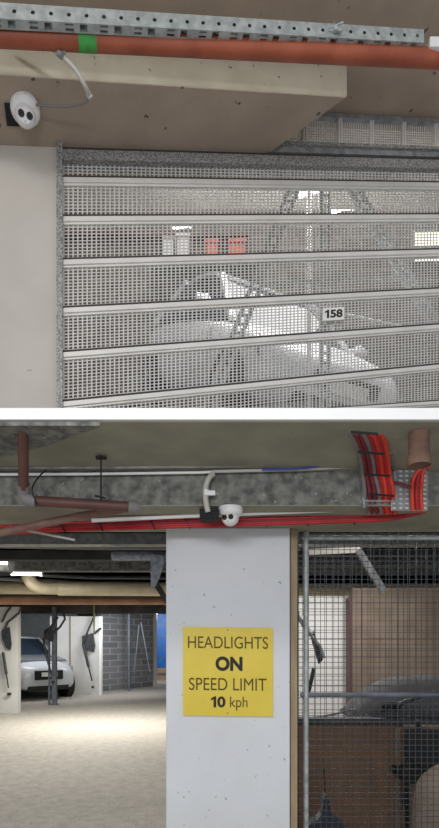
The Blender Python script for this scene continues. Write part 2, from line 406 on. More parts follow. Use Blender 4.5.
# mounting plate
mb = MB(); ex = DH*1; 
q = b1p
tag(mb.hexa([q+DH*a*.075+Vector((0,0,S*a*.075))+NN*b*.055+Vector((0,0,c)) for c in (-.014,0) for a,b in ((-1,-1),(1,-1),(1,1),(-1,1))]).build('mounting_plate', M['black'], None), 'dark square plate behind the dome camera on the beam underside', 'bracket')
ax1 = Vector((.08,-.20,-.98)).normalized()
MB_ = None
dome_camera('dome_camera', soffit_pt(25, 106, VB-.005)+sn*.004, -ax1, (Vector((0.05,0,EYE))-q), .074, 'white dome security camera with two lenses under the pale beam')
# conduit
cp = [P(14,41,2.50), P(42,44,2.47), P(58,53,2.47), P(74,68,2.50), P(84,84,2.54), P(90,97,2.60)]
CD = thing('flexible_conduit', cp[2], 'pale grey conduit curving down the pale beam towards the dome camera', 'conduit')
MB().tube(cp, .0105, 12, sub=6).build('conduit_tube', M['greyplastic'], CD)
MB().tube([P(88,93,2.59), P(91,98.5,2.60)], .0135, 12).build('end_collar', M['greyplastic'], CD)
cl = P(61,54,2.46); MB().tube([cl+Vector((-.012,0,.004)), cl+Vector((.004,0,-.010))], .0145, 10).box((cl.x-.005,cl.y-.006,cl.z+.004),(cl.x+.022,cl.y+.006,cl.z+.024)).build('pipe_clip', M['galvdull'], CD)
MB().tube([P(90,98,2.60), P(84,103,2.64), P(70,106,2.67), P(52,106,2.66), P(36,105,2.66)], .0055, 8, sub=5).build('camera_cable', M['greycable'], CD)
# ------------------------------------------------------------------ shuttered bay interior
struct(MB().box((-3.6,9.0,2.75),(7.0,9.2,10.4)), 'wall_back', M['block'], 'brown block wall at the back of the shuttered bay')
struct(MB().box((-3.8,3.9,2.75),(-3.6,9.2,10.4)), 'wall_left', M['whitewall'])
struct(MB().box((7.0,4.6,2.75),(7.2,9.2,10.4)), 'wall_right', M['whitewall'])
struct(MB().box((-3.8,5.04,10.4),(7.2,9.2,10.6)), 'ceiling', M['whitewall'])
# beams on back wall
def wallbox(x0,x1,y0,y1,D,th,m,name,label,cat,kind=None):
    a = P(x0,y1,D); b = P(x1,y0,D)
    o = MB().box((a.x,D,a.z),(b.x,D+th,b.z)).build(name, m, None)
    if kind: o['kind'] = kind; o['label'] = label
    else: tag(o, label, cat)
    return o
wallbox(60,250,231,235,8.86,.14,M['brownpipe'],'steel_beam','brown rail along the back wall of the shuttered bay','rail')
# wall windows
wf = wallbox(413,470,230,262,8.9,.10,M['galvdull'],'window_1','bright window in the back wall at right','window','structure')
def child_box(par,x0,x1,y0,y1,D,th,m,name):
    a = P(x0,y1,D); b = P(x1,y0,D); return MB().box((a.x,D,a.z),(b.x,D+th,b.z)).build(name,m,par)
child_box(wf,415,468,232,260,8.87,.03,M['window'],'window_pane')
for y in (246,): child_box(wf,414,469,y,y+2,8.85,.02,M['galvdull'],'glazing_bar')
# cabinets and tubs on a shelf
SH = wallbox(150,262,256,259,8.6,.40,M['galvdull'],'wall_shelf','grey shelf on the back wall carrying the orange red tubs','shelf')
for i,(x0,x1) in enumerate(((205,219),(228,247))):
    a = P(x0,256,8.65); b = P(x1,240,8.65)
    t = thing('storage_tub', ((a.x+b.x)/2,8.8,a.z), ['smaller orange red tub on the shelf behind the mesh','wider orange red tub on the shelf behind the mesh'][i], 'tub', 'orange red tubs on the back shelf')
    MB().box((a.x+.02,8.66,a.z),(b.x-.02,8.94,b.z)).build('tub_body', M['redtub'], t, .02)
    MB().box((a.x,8.64,b.z-.03),(b.x,8.96,b.z+.02)).build('tub_lid', M['redtub'], t, .01)
for i,(x0,x1,y0) in enumerate(((163,173,238),(177,189,236))):
    a = P(x0,256,8.65); b = P(x1,y0,8.65)
    t = thing('storage_box', ((a.x+b.x)/2,8.8,a.z), ['pale box at the left end of the back shelf','taller white box beside the pale box on the back shelf'][i], 'box', 'white boxes on the back shelf')
    MB().box((a.x,8.66,a.z),(b.x,8.94,b.z)).build('box_body', M['white'], t, .01)
    MB().box((a.x-.02,8.64,b.z),(b.x+.02,8.96,b.z+.04)).build('box_lid', M['white'], t, .01)
# fluorescent lamps in bay
def batten(A, B, label, m, r=.018, group=None):
    A = Vector(A); B = Vector(B); t = thing('fluorescent_lamp', (A+B)/2, label, 'ceiling light', group)
    MB().bar(A+Vector((0,0,.045)), B+Vector((0,0,.045)), .09, .035).build('lamp_housing', M['white'], t, .004)
    MB().tube([A, B], r, 10).build('lamp_tube', m, t)
    d = (B-A).normalized()
    for q, s_ in ((A,-1),(B,1)): MB().bar(q, q+d*s_*.02, .05, .07).build('end_cap', M['white'], t)
    return t
batten(P(297,197,4.75), P(321,189,4.85), 'lit fluorescent lamp seen through the top shutter panel', M['tubeup'])
batten(P(330,213,5.6), P(352,208,5.7), 'second lit lamp right of and below the brighter one behind the shutter', M['tubeup'], .012)
batten(P(172,228,6.6), P(190,225,6.7), 'lit lamp at left behind the second shutter panel', M['tubeup'], .02)
for q in (P(309,190,4.8), P(341,208,5.65), P(181,224,6.65)):
    pass
# A-frame of galvanised stacker lift
AF = thing('lifting_frame', (.75,3.95,2.75), 'galvanised lifting frame with splayed legs in front of the white car', 'frame')
def ladderbar(mb, A, B, w=.045):
    A = Vector(A); B = Vector(B); d = (B-A); n = int(d.length/.07); s = Vector((w*.8,0,0))
    mb.bar(A-s, B-s, .028, .03); mb.bar(A+s, B+s, .028, .03)
    for k in range(1,n): p = A+d*k/n; mb.bar(p-s, p+s, .010, .018)
def leg(A,B,w=.045):
    mb = MB(); ladderbar(mb, A, B, w); return mb.build('leg', M['galv'], AF)
def down(A, B, z):       # extend the line A->B to level z
    t = (z-A.z)/(B.z-A.z); return A+(B-A)*t
a = P(299,176,3.98); b = P(218,384,3.98); leg(a, down(a,b,2.751))
a2 = P(347,178,3.98); b2 = P(432,320,3.98); leg(a2, down(a2,b2,2.751))
a3 = P(325,178,4.0); leg(a3, Vector((a3.x,a3.y,2.751)), .04)
MB().bar(P(294,177,3.98), P(352,179,3.98), .05, .05).build('crosshead', M['galvdull'], AF)
MB().bar(P(262,284,3.99), P(408,277,3.99), .012, .02).build('cross_brace', M['galv'], AF)
cond = P(309,188,4.3)
tag(MB().tube([Vector((cond.x,cond.y,2.751)), cond+Vector((0,0,.35))], .018, 10).build('vertical_conduit', M['white'], None), 'pale upright pipe between the legs of the lifting frame', 'pipe')
tag(MB().tube([P(300,300,4.2),P(330,330,4.1)], .01, 8).tube([P(343,314,4.1),P(400,326,4.1)], .01, 8).tube([P(330,330,4.1),P(343,314,4.1)],.01,8).build('bent_rod', M['white'], None), 'thin pale bent rod behind the number plate', 'rod')
# ------------------------------------------------------------------ cars
def car(name, label, paint, L=4.1, W=1.72, H=1.45, hood=.93, suv=False):
    t = thing(name, (0,0,0), label, 'car')
    hl = L/2; w = W/2
    gc = .22 if not suv else .28
    # x, halfwidth, bottom, shoulder, top
    st = [(-hl,w*.72,.42,.70,.82),(-hl+.08,w*.86,.34,.82,.98),(-hl+.5,w*.97,gc,.90,1.0),(-.5,w,gc,.92,.99),(.45,w,gc,.90,.97),(.85,w*.99,gc,.86,hood+.02),(hl-.75,w*.98,gc,.82,hood-.03),(hl-.3,w*.92,gc,.74,hood-.10),(hl-.08,w*.80,.26,.62,hood-.22),(hl,w*.66,.34,.52,hood-.34)]
    k = hood/.93
    vs = []; fs = []; n = 14
    for x,hw,zb,zs,zt in st:
        zs *= k if x < .6 else 1
        zt = max(zt, zt*k) if x < .6 else zt
        half = [(0,zb),(hw*.80,zb),(hw*.97,zb+.10),(hw,(zb+zs)/2),(hw*.985,zs),(hw*.84,zt-.02),(hw*.45,zt+.015),(0,zt+.025)]
        ring = half + [(-a,b) for a,b in half[-2:0:-1]]
        n = len(ring); vs += [(x,a,b) for a,b in ring]
    for i in range(len(st)-1):
        for j in range(n): fs.append((i*n+j,i*n+(j+1)%n,(i+1)*n+(j+1)%n,(i+1)*n+j))
    fs.append(tuple(range(n))); fs.append(tuple(reversed(range((len(st)-1)*n,len(st)*n))))
    body = MB().add(vs, fs, True).build('body', paint, t, 0, 1)
    # greenhouse
    zb = .97*k-.02; zr = H-.05
    xr0,xr1 = -hl+.55, .85; tr0,tr1 = -hl+1.0, .05
    if suv: tr0 = -hl+.6
    bw, tw = w*.90, w*.68
    g = MB().add([(xr0,-bw,zb),(xr1,-bw*.96,zb-.02),(xr1,bw*.96,zb-.02),(xr0,bw,zb),(tr0,-tw,zr),(tr1,-tw,zr),(tr1,tw,zr),(tr0,tw,zr)],
        [(0,1,5,4),(1,2,6,5),(2,3,7,6),(3,0,4,7),(4,5,6,7)])
    g.build('window_glass', M['glass'], t, .03)
    rf = MB()
    pts = []
    for (x,z) in ((tr0-.06,zr-.01),(tr0+.3,zr+.05),(-.4,zr+.06),(tr1-.15,zr+.045),(tr1+.06,zr-.005)):
        for yy,dz in ((-tw-.03,-.02),(-tw*.7,.0),(0,.012),(tw*.7,0),(tw+.03,-.02)): pts.append((x,yy,z+dz))
    f2 = [(i*5+j,i*5+j+1,(i+1)*5+j+1,(i+1)*5+j) for i in range(4) for j in range(4)]
    rf.add(pts, f2, True); ro = rf.build('roof', paint, t); sd = ro.modifiers.new('s','SOLIDIFY'); sd.thickness = .035
    if suv: MB().add([(hl-.42,-w*.78,hood-.085),(.9,-w*.86,hood+.028),(.9,w*.86,hood+.028),(hl-.42,w*.78,hood-.085),(hl-.42,-w*.70,hood-.02),(.9,-w*.80,hood+.10),(.9,w*.80,hood+.10),(hl-.42,w*.70,hood-.02)],[(0,1,5,4),(1,2,6,5),(2,3,7,6),(3,0,4,7),(4,5,6,7)]).build('bonnet', M['bonnetreflect'], t, .01)  # dark bonnet colour paints a reflection on the pale bodywork
    for sy in (-1,1):
        MB().bar((xr1,bw*.95*sy,zb-.01),(tr1,tw*sy,zr+.0),.06,.05).build('pillar_trim', paint, t)
        MB().bar((xr0,bw*.99*sy,zb),(tr0,tw*sy,zr),.10,.06).build('pillar_trim', paint, t)
        MB().bar((-.35,bw*.99*sy,zb),(-.4,tw*sy*1.01,zr),.05,.03).build('pillar_trim', M['black'], t)
        MB().tube([(.62,(w-.02)*sy,zb+.06),(.64,(w+.10)*sy,zb+.09),(.63,(w+.19)*sy,zb+.09)], [.03,.07,.05], 10).build('wing_mirror', paint, t)
        # headlamp
        zl = hood-.24
        hx = hl-.17
        MB().add([(hx,w*.50*sy,zl),(hx+.04,w*.50*sy,zl-.12),(hx-.13,w*.90*sy,zl-.08),(hx-.22,w*.93*sy,zl+.03),(hx-.12,w*.5*sy,zl+.02),(hx-.1,w*.5*sy,zl-.12),(hx-.25,w*.86*sy,zl-.08),(hx-.3,w*.86*sy,zl+.03)],
            [(0,1,2,3),(4,5,6,7),(0,1,5,4),(1,2,6,5),(2,3,7,6),(3,0,4,7)]).build('headlamp', M['headlamp'], t, .02)
        for xw in (-hl+.75, hl-.78):
            R = .31 if not suv else .36
            wm = Matrix.Translation((xw,(w-.20 if sy>0 else -w+.20),R)) @ Matrix.Rotation(-math.pi/2*sy,4,'X')
            MB().lathe([(R+.05,.0),(R+.05,.185)], wm, 28, False).build('wheel_arch', M['black'], t)
            wh = MB().lathe([(R*.65,.02),(R*.94,.0),(R,.04),(R,.16),(R*.94,.195),(R*.66,.20)], wm, 28).build('wheel', M['tyre'], t)
            mb = MB().lathe([(R*.64,.19),(R*.6,.205),(R*.56,.195)], wm, 24)
            for q in range(5):
                an = q*2*math.pi/5; mb.bar(wm@Vector((0,0,.20)), wm@Vector((R*.6*math.cos(an),R*.6*math.sin(an),.20)), .05, .02)
            mb.build('rim', M['chrome'], wh)
    MB().box((hl-.14,-w*.42,hood-(.56 if suv else .44)),(hl+.012,w*.42,hood-.31)).build('grille', M['black'], t, .02)
    MB().box((hl-.12,-w*.60,.27),(hl+.004,w*.60,.40)).build('lower_grille', M['black'], t, .02)
    MB().box((hl-.02,-.22,hood-.47),(hl+.03,.22,hood-.36)).build('number_plate', M['signwhite'], t)
    return t
# platform for the white car
CH = car('parked_car', 'white car on the raised platform behind the mesh shutter', M['carwhite'], 3.9, 1.75, 1.46, .92)
pit = math.radians(27); yaw = math.radians(-90+27)
nose = P(340, 415, 4.75)
CH.rotation_euler = (0, pit, yaw)
Rm = (Matrix.Rotation(yaw,3,'Z') @ Matrix.Rotation(pit,3,'Y'))
CH.location = nose - Rm @ Vector((1.95,0,.30))
PLT = thing('car_lift_platform', CH.location, 'tilted steel lift platform carrying the white car', 'platform')
def cl(v): return CH.location + Rm @ Vector(v)
mb = MB()
for sy in (-1,1): mb.hexa([cl(v) for v in ((-2.0,sy*.72-.28,-.05),(1.9,sy*.72-.28,-.05),(1.9,sy*.72+.28,-.05),(-2.0,sy*.72+.28,-.05),(-2.0,sy*.72-.28,-.001),(1.9,sy*.72-.28,-.001),(1.9,sy*.72+.28,-.001),(-2.0,sy*.72+.28,-.001))])
for x in (-1.8,-.6,.6,1.75): mb.bar(cl((x,-1,-.08)), cl((x,1,-.08)), .08, .06)
mb.build('deck', M['galvdull'], PLT)
for x in (-1.8,1.75):
    for sy in (-1,1):
        a = cl((x,sy*.97,-.08)); MB().bar(a, Vector((a.x,a.y,2.751)), .09, .09).build('leg', M['steel'], PLT)
# ------------------------------------------------------------------ slab between storeys
pr = [(1.81,2.279),(1.81,2.321),(2.32,2.50),(2.78,2.50),(2.78,2.75),(9.2,2.75),(9.2,2.60),(2.86,2.50),(2.86,2.125),(2.32,2.125),(2.32,2.28)]
pr2 = [(1.81,2.28),(1.81,2.32),(2.32,2.50),(2.78,2.50),(2.78,2.75),(9.2,2.75),(9.2,2.52),(2.78,2.52),(2.78,2.28)]
struct(MB().prism(pr2, -6, 7.5, lambda a,b,c: Vector((c,a,b))), 'floor', M['upfloor'], 'deck slab between the two storeys')
struct(MB().box((-6,1.80,2.281),(7.5,1.81,2.3205)), 'trim_1', M['ledge'], 'white painted edge of the deck slab')
struct(MB().box((-6,1.812,2.277),(7.5,2.32,2.2795)), 'ceiling', M['lowsoffit'], 'olive grey concrete soffit above the camera and cables')
struct(MB().box((-6,2.32,2.125),(7.5,2.86,2.279)), 'concrete_beam', M['lowbeam'], 'mottled dark concrete beam above the white pillar')
struct(MB().box((-6,2.321,2.121),(7.5,2.859,2.1249)), 'beam_soffit', M['lowsoffit'])
# rough formwork step on the soffit
q = [PZ(-40,466,2.276), PZ(0,455,2.276), PZ(50,441,2.276), PZ(100,423,2.276), PZ(100,421.6,2.276), PZ(-40,421.6,2.276)]
struct(MB().prism([(p.x,p.y) for p in q], 2.262, 2.2765), 'soffit_step', M['lowbeam'], 'rough step in the concrete soffit at upper left')
# ------------------------------------------------------------------ lower car park shell
struct(MB().box((-16,-1,-.1),(8,26,0)), 'floor', M['floor'], 'pale concrete car park floor')
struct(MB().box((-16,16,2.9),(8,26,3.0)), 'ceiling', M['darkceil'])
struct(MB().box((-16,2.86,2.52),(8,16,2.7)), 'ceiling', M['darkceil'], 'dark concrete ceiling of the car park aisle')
struct(MB().box((-16,26,0),(8,26.2,2.9)), 'wall_back', M['fin'])
struct(MB().box((-16.2,2.9,0),(-16,26.2,2.7)), 'wall_left', M['fin'])
struct(MB().box((8,2.9,0),(8.2,26.2,2.7)), 'wall_right', M['fin'])
# ceiling ribs
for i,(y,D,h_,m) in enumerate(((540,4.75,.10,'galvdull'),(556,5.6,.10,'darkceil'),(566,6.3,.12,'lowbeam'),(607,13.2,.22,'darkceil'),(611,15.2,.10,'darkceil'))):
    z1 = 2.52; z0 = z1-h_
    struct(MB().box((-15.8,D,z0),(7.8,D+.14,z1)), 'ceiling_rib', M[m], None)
# white pillar
px0 = P(166,700,2.75).x; px1 = P(290,700,2.75).x
PIL = struct(MB().box((px0,2.75,0),(px1,3.25,2.1205)), 'pillar', M['pillar'], 'white speckled concrete pillar carrying the yellow sign', .006)
tx0 = P(290.6,700,2.78).x; tx1 = P(297.5,700,2.78).x
tag(MB().box((tx0,2.78,0),(tx1,3.2,2.12)).build('timber_board', M['timber'], None, .003), 'pale timber board upright against the right side of the pillar', 'board')
# yellow sign
SD = 2.742
def sp(x,y,d=0): p = P(x,y,SD-d); return p
def sf(a,b,d): # sign pixel coordinates
    return P(a, b + (a-228)*.012, SD-d)
s4 = [(183,627.5),(273,627.5),(273,716),(183,716)]
fr = [sf(a,b,.0045) for a,b in s4]; bk = [Vector((v.x,2.7495,v.z)) for v in fr]
SG = tag(MB().hexa([bk[3],bk[2],fr[2],fr[3],bk[0],bk[1],fr[1],fr[0]]).build('speed_limit_sign', M['yellow'], None), 'yellow square sign reading HEADLIGHTS ON SPEED LIMIT 10 kph on the white pillar', 'sign')
SF = SD-.0047
def sfn(a,b,d): p = P(a, b+(a-228)*.012, SF); p.y -= d; return p
def st(s,x0,x1,yt,yb,m,bold=0): lettering(SG, s, m, lambda a,b,d: sfn(a,b,d), x0, x1, yb, yt, bold)
st('HEADLIGHTS',188,268,636.5,648.5,M['brownink'])
st('ON',215.5,242.5,656.5,671,M['ink'],.045)
st('SPEED LIMIT',189,266.5,678,690.5,M['brownink'])
st('10',211,225.5,696.5,707.5,M['ink'],.035)
st('kph',230,247.5,696.5,710.5,M['brownink'])
for x,y in ((227.5,630),(227.5,713.2)):
    p = sfn(x,y,0); MB().lathe([(.004,0),(.0035,.003)], Matrix.Translation(p)@Matrix.Rotation(math.pi/2,4,'X'), 10).build('screw', M['greycable'], SG)
# ------------------------------------------------------------------ services under the soffit
BF = 2.318   # just in front of the beam face
def tubeobj(name, pts, r, m, label, cat, sub=0, n=10, group=None):
    return tag(MB().tube(pts, r, n, sub=sub).build(name, M[m], None), label, cat, group)
tubeobj('steel_conduit', [P(-20,467.5,2.27),P(120,467.5,2.27),P(270,465.5,2.27),P(366,463,2.27)], .0075, 'galvdull', 'grey conduit running along the top of the mottled beam', 'conduit')
tubeobj('white_cable', [P(-20,474.5,2.29),P(90,474,2.29),P(200,472.5,2.29),P(212,472,2.29)], .0062, 'white', 'pale cable running just below the grey conduit', 'cable')
tubeobj('white_cable', [P(212,471.5,2.29),P(300,469.5,2.29),P(366,466,2.29)], .0072, 'greyplastic', 'pale cable running right from the bent conduit', 'cable')
tubeobj('blue_cable', [P(262,469.5,2.27),P(300,468.5,2.262),P(330,464,2.262),P(358,462.5,2.262)], .0045, 'blue', 'thin blue cable on the beam left of the red cables', 'cable', 6)
# camera conduit
cc = [P(213,474,2.282),P(209,478,2.27),P(206,486,2.27),P(205.5,498,2.27),P(208,512,2.28)]
K2 = thing('bent_conduit', cc[3], 'pale grey bent conduit dropping to the small dome camera', 'conduit')
MB().tube(cc, .0125, 12, sub=6).build('conduit_tube', M['greyplastic'], K2)
a = P(206,493,2.255); MB().box((a.x+.002,a.y-.003,a.z-.010),(a.x+.040,a.y+.008,a.z+.010)).build('conduit_tag', M['white'], K2)
MB().tube([P(206,495.5,2.27),P(206,490,2.27)], .0145, 12).build('clip', M['white'], K2)
a = P(199.5,518.5,2.29); b = P(219,508,2.29)
JB = thing('junction_box', (a+b)/2, 'black junction box left of the small dome camera', 'box')
MB().box((a.x,a.y,a.z),(b.x,2.37,b.z)).build('box_body', M['black'], JB, .003)
c2b = P(230,509,2.33)
dome_camera('dome_camera', Vector((c2b.x+.002,2.345,2.120)), (0,0,1), (Vector((-.95,0,1.45))-Vector((c2b.x,2.345,2.1))), .056, 'small white dome security camera above the white pillar')
# bright conduit strip and red cables under the beam
tubeobj('white_conduit', [P(92,520.5,2.50),P(200,515.5,2.47),P(300,511.5,2.44),P(362,509,2.42)], .0095, 'white', 'bright white conduit above the horizontal red cables', 'conduit')
RC = thing('red_cable_bundle', P(215,524,2.5), 'horizontal bundle of red cables tied along the beam above the pillar', 'cables')
for i,(dy,m) in enumerate(((-3,'red'),(-.6,'maroon'),(1.8,'red'),(4,'red'))):
    MB().tube([P(-20,531+dy,2.56),P(60,526.5+dy,2.55),P(165,523.5+dy*.9,2.54),P(250,521.5+dy*.8,2.52),P(350,518.5+dy*.7,2.50),P(392,516.5+dy*.6,2.48),P(426,509+dy*.6,2.44)], .0085, 8, sub=4).build('cable', M[m], RC)
for x in (60,98,150,185,262,303,350):
    y = 526-(x-60)*.026; MB().bar(P(x-1,y-7,2.53), P(x+5,y+6,2.53), .004, .006).build('cable_tie', M['black'], RC)
# red riser cables on ladder
RI = thing('red_riser_cables', P(365,470,2.2), 'thick run of red and maroon cables turning down the beam at right', 'cables')
for i,(xt,xm,xb,m) in enumerate(((346,361,366,'greycable'),(351,364.5,372,'maroon'),(356,369,377,'maroon'),(360,373,382,'greycable'),(364.5,377.5,384,'red'),(370,381,388,'brightred'),(374,384.5,392,'red'),(379,388,396,'brightred'))):
    MB().tube([P(xt,421,1.87),P(xt+1.5,430,1.905),P((xt+xm)/2+1.5,442,1.985),P(xm,460,2.14),P(xm+1.5,474,2.25),P((xm+xb)/2+1,490,2.29),P(xb-2,504,2.33),P(xb,513,2.40)], .0092, 8, sub=5).build('cable', M[m], RI)
for y,a,b in ((432,351,378),(452,358,385),(474,364,390),(494,369,394)):
    D = 1.84+(y-432)*.007; MB().bar(P(a,y,min(D,2.26)), P(b,y+2,min(D,2.26)), .004, .008).build('cable_tie', M['black'], RI)
# cable ladder behind the riser
mb = MB(); 
for x in (361,394): mb.bar(P(x-3,452,2.10), P(x,470,2.30), .012, .012); mb.bar(P(x,470,2.30), P(x+3,508,2.312), .012, .012)
for y in (474,483,492,501): mb.bar(P(362,y,2.312), P(396,y,2.312), .008, .008)
tag(mb.build('cable_ladder', M['galvdull'], None), 'grey cable ladder behind the red riser cables', 'cable ladder')
# perforated tray on the beam face
a = P(392,510,2.305); b = P(428,455,2.305)
PT = thing('perforated_tray', (a+b)/2, 'grey perforated cable tray on the beam right of the red cables', 'cable tray')
nx = 6
mb = MB().holed(a.x, b.x, a.z, b.z, 6, 12, .010, .0055, lambda x,z,d: Vector((x,2.305+d,z)), 8)
mb.build('tray_sheet', M['galvdull'], PT)
MB().box((a.x,2.312,a.z),(b.x,2.316,b.z)).build('backing', M['signwhite'], PT)
MB().box((a.x,2.285,b.z),(b.x-.07,2.312,b.z+.014)).build('tray_lip', M['white'], PT)
RL = thing('red_cable_loops', P(417,490,2.28), 'short looped red cables hanging over the perforated tray', 'cables')
for dx,m in ((0,'brightred'),(4.5,'red'),(9,'brightred')):
    MB().tube([P(430-dx*.3,466,2.26),P(419+dx*.5,470,2.26),P(413+dx,480,2.275),P(412+dx,495,2.275),P(413+dx,510,2.30)], .0085, 8, sub=5).build('cable', M[m], RL)
MB().tube([P(392,482,2.285),P(402,484,2.28),P(412,488,2.27)], .006, 8, sub=4).build('cable', M['maroon'], RL)
# rusty stub pipe
a = P(419,428,1.90)
RP = thing('rusty_pipe', (a.x,1.90,2.276), 'rusty brown pipe stub hanging from the soffit at right', 'pipe')
MB().tube([(a.x,1.90,2.276),(a.x,1.90,2.165)], .037, 20).build('pipe_stub', M['rust'], RP)
MB().tube([(a.x,1.90,2.19),(a.x,1.90,2.155)], .042, 20).build('collar', M['rust'], RP)
# brown drain pipe left
BP = thing('brown_drain_pipe', P(25,497,2.1), 'dark brown pipe with a grey elbow running below the soffit at left', 'pipe')
MB().tube([P(23,422,1.85),P(23.5,489,2.08)], .0195, 16).build('down_pipe', M['brownpipe'], BP)
MB().tube([P(23.5,484,2.07),P(23.8,493,2.10),P(27,499,2.11),P(36,501,2.115)], .0265, 16, sub=5).build('elbow', M['greycable'], BP)
MB().tube([P(34,501,2.115),P(134,507,2.16)], .0215, 16).build('cross_pipe', M['brownpipe'], BP)
MB().tube([P(128,506.5,2.155),P(136,507.3,2.165),P(139,508,2.17)], [.026,.026,.020], 16).build('end_coupling', M['greycable'], BP)
tubeobj('faded_brown_pipe', [P(130,508,2.27),P(80,516,2.30),P(-20,537,2.36)], .0175, 'lightbrown', 'faded brown pipe sloping behind the dark brown pipe', 'pipe', 0, 14)
tubeobj('grey_thin_pipe', [P(10,527,2.40),P(40,533,2.46),P(75,540,2.52)], .006, 'greyplastic', 'thin pale pipe sloping away under the beam at left', 'pipe', 4)
# threaded hanger
x = 101
HR = thing('pipe_hanger', P(101,480,2.2), 'dark threaded rod hanger carrying the dark brown pipe', 'hanger')
zt = 2.276
a = P(101,500,2.13); MB().tube([(a.x,2.13,a.z),(a.x,2.13,2.2765)], .0035, 8).build('threaded_rod', M['black'], HR)
MB().box((a.x-.020,2.12,2.262),(a.x+.022,2.14,2.270)).build('top_bracket', M['black'], HR)
MB().bar((a.x-.02,2.11,a.z+.012),(a.x+.02,2.11,a.z+.002),.008,.008).build('pipe_clip', M['black'], HR)
a = P(36,472,2.1); 
tubeobj('hanger_strap', [P(46,470,2.22),P(38,478,2.15),P(32,490,2.09),P(38,506,2.10)], .003, 'black', 'thin black strap curling around the brown pipe elbow', 'strap', 5)
# ------------------------------------------------------------------ aisle: lamp, duct, pipes
def rods(par, pts, top=2.519):
    for p in pts: MB().tube([p, Vector((p.x,p.y,top))], .006, 6).build('hanger_rod', M['black'], par)
batten(P(-26,561,6.0), P(7,562.5,6.2), 'end of a lit fluorescent lamp at the far left edge of the aisle ceiling', M['tube'], .022)
LM = batten(P(13,573,6.45), P(41,573.5,6.6), 'bright lit fluorescent lamp under the dark car park ceiling', M['tube'], .028)
DU = thing('air_duct', P(90,590,7.4), 'cream round duct with a bend crossing the aisle ceiling', 'duct')
MB().tube([P(27,566,7.0),P(28,576,7.0),P(33,584,7.05),P(42,588,7.15),P(60,588.5,7.3)], .085, 16, sub=6).build('duct_bend', M['cream'], DU)
MB().tube([P(58,588.5,7.3),P(300,590,7.5),P(520,590,7.5)], .10, 18).build('duct_run', M['cream'], DU)
rods(DU, [P(70,588.5,7.3),P(130,589,7.4),P(420,590,7.5)])
tubeobj('cream_pipe', [P(-20,587.5,7.9),P(40,588,7.9)], .10, 'cream', 'cream pipe left of the duct bend', 'pipe', 0, 14)
tubeobj('brown_pipe', [P(-20,600.5,8.1),P(520,601,8.1)], .065, 'copper', 'orange brown pipe crossing the aisle below the cream duct', 'pipe', 0, 14)
tubeobj('dark_pipe', [P(-20,596,7.9),P(520,596,7.9)], .018, 'dark', 'thin dark pipe between the cream duct and the brown pipe', 'pipe', 0, 10)
for i,(y,D) in enumerate(((545,5.2),(551,5.9),(560,6.4),(572,6.9),(577,7.3))):
    tubeobj('ceiling_pipe', [P(-30,y,D),P(90,y+2+i,D+.1),P(300,y+3+i,D+.2)], .028, 'darksteel' if i%2 else 'greycable', 'dark service pipe across the dim aisle ceiling, '+('nearest of five','second nearest of five','middle one of five','second farthest of five','farthest of five')[i], 'pipe', 0, 8, 'dark pipes under the aisle ceiling')
# lagged bracket near pillar
LG = thing('lagged_bracket', P(150,560,4.6), 'pale foil wrapped pipe and drop beside the pillar under the dark ceiling', 'pipe')
MB().tube([P(113,556,4.9),P(150,556,4.8),P(168,557,4.7)], .042, 10).build('wrapped_pipe', M['wrap'], LG)
MB().tube([P(158,556,4.7),P(156,572,4.7),P(153,588,4.75)], [.07,.05,.02], 10).build('wrapped_drop', M['wrap'], LG)
MB().bar(P(155,582,4.75), P(168,603,4.75), .03, .05).build('diagonal_strut', M['darksteel'], LG)
tag(MB().tube([P(94,547,12.0),P(94,634,12.0)], .018, 6).build('hanging_cord', M['greencord'], None), 'yellow green cord hanging in front of the white partition', 'cord')
# ------------------------------------------------------------------ bays at left
def wallD(y): return EYE*F/(y-HY)
D1 = wallD(713); D2 = wallD(695)
a = P(18,700,D1)
struct(MB().box((-9,D1,0),(a.x,D1+.16,2.34)), 'wall_partition', M['fin'], 'near off white partition wall at the left edge')
a = P(50,700,D2); b = P(99,700,D2)
struct(MB().box((a.x,D2,0),(b.x,D2+.16,2.36)), 'wall_partition', M['fin'], 'far off white partition wall behind the parked vehicle')
tag(MB().box((b.x+.004,D2-.01,0),(b.x+.07,D2+.18,2.36)).build('corner_post', M['white'], None), 'white corner post at the right end of the far partition', 'post')
tag(MB().box((P(70,700,D2).x-.02,D2-.012,0),(P(70,700,D2).x+.02,D2-.001,2.36)).build('joint_strip', M['board'], None), 'thin vertical joint strip on the far white partition', 'strip')
# pale roller door behind vehicle
struct(MB().box((-12,19.0,0),(-5.2,19.05,2.85)), 'door_1', M['galv'], 'pale ribbed door behind the parked vehicle')
# block wall
A1 = P(101,692,wallD(692)); B1 = P(153,686,wallD(686.5)); d = (B1-A1).normalized(); nrm = Vector((-d.y,d.x,0))
w_ = MB().hexa([Vector((p.x,p.y,z))+nrm*t for z in (0,2.88) for p,t in ((A1,0),(B1,0),(B1,.15),(A1,.15))])
struct(w_, 'wall_block', M['greyblock'], 'grey block wall between the white partition and the blue door')
p = P(129,690,17.0); tag(MB().bar((p.x,17.0,0),(p.x,17.0,2.88),.07,.07).build('steel_post', M['steel'], None), 'slim grey post in front of the grey block wall', 'post')
for x0,y0,x1,y1,lab in ((134,675,139,625,'left thin bar leaning on the grey block wall'),(141,622,150,672,'right thin bar leaning on the grey block wall')):
    a = P(x0,y0,16.9); b = P(x1,y1,16.9); tag(MB().bar(a,b,.03,.03).build('leaning_bar', M['steel'], None), lab, 'bar')
a = P(153,684,19.6); tag(MB().box((a.x,19.8,0),(a.x+.11,19.95,2.88)).build('white_post', M['white'], None), 'white post beside the blue door', 'post')
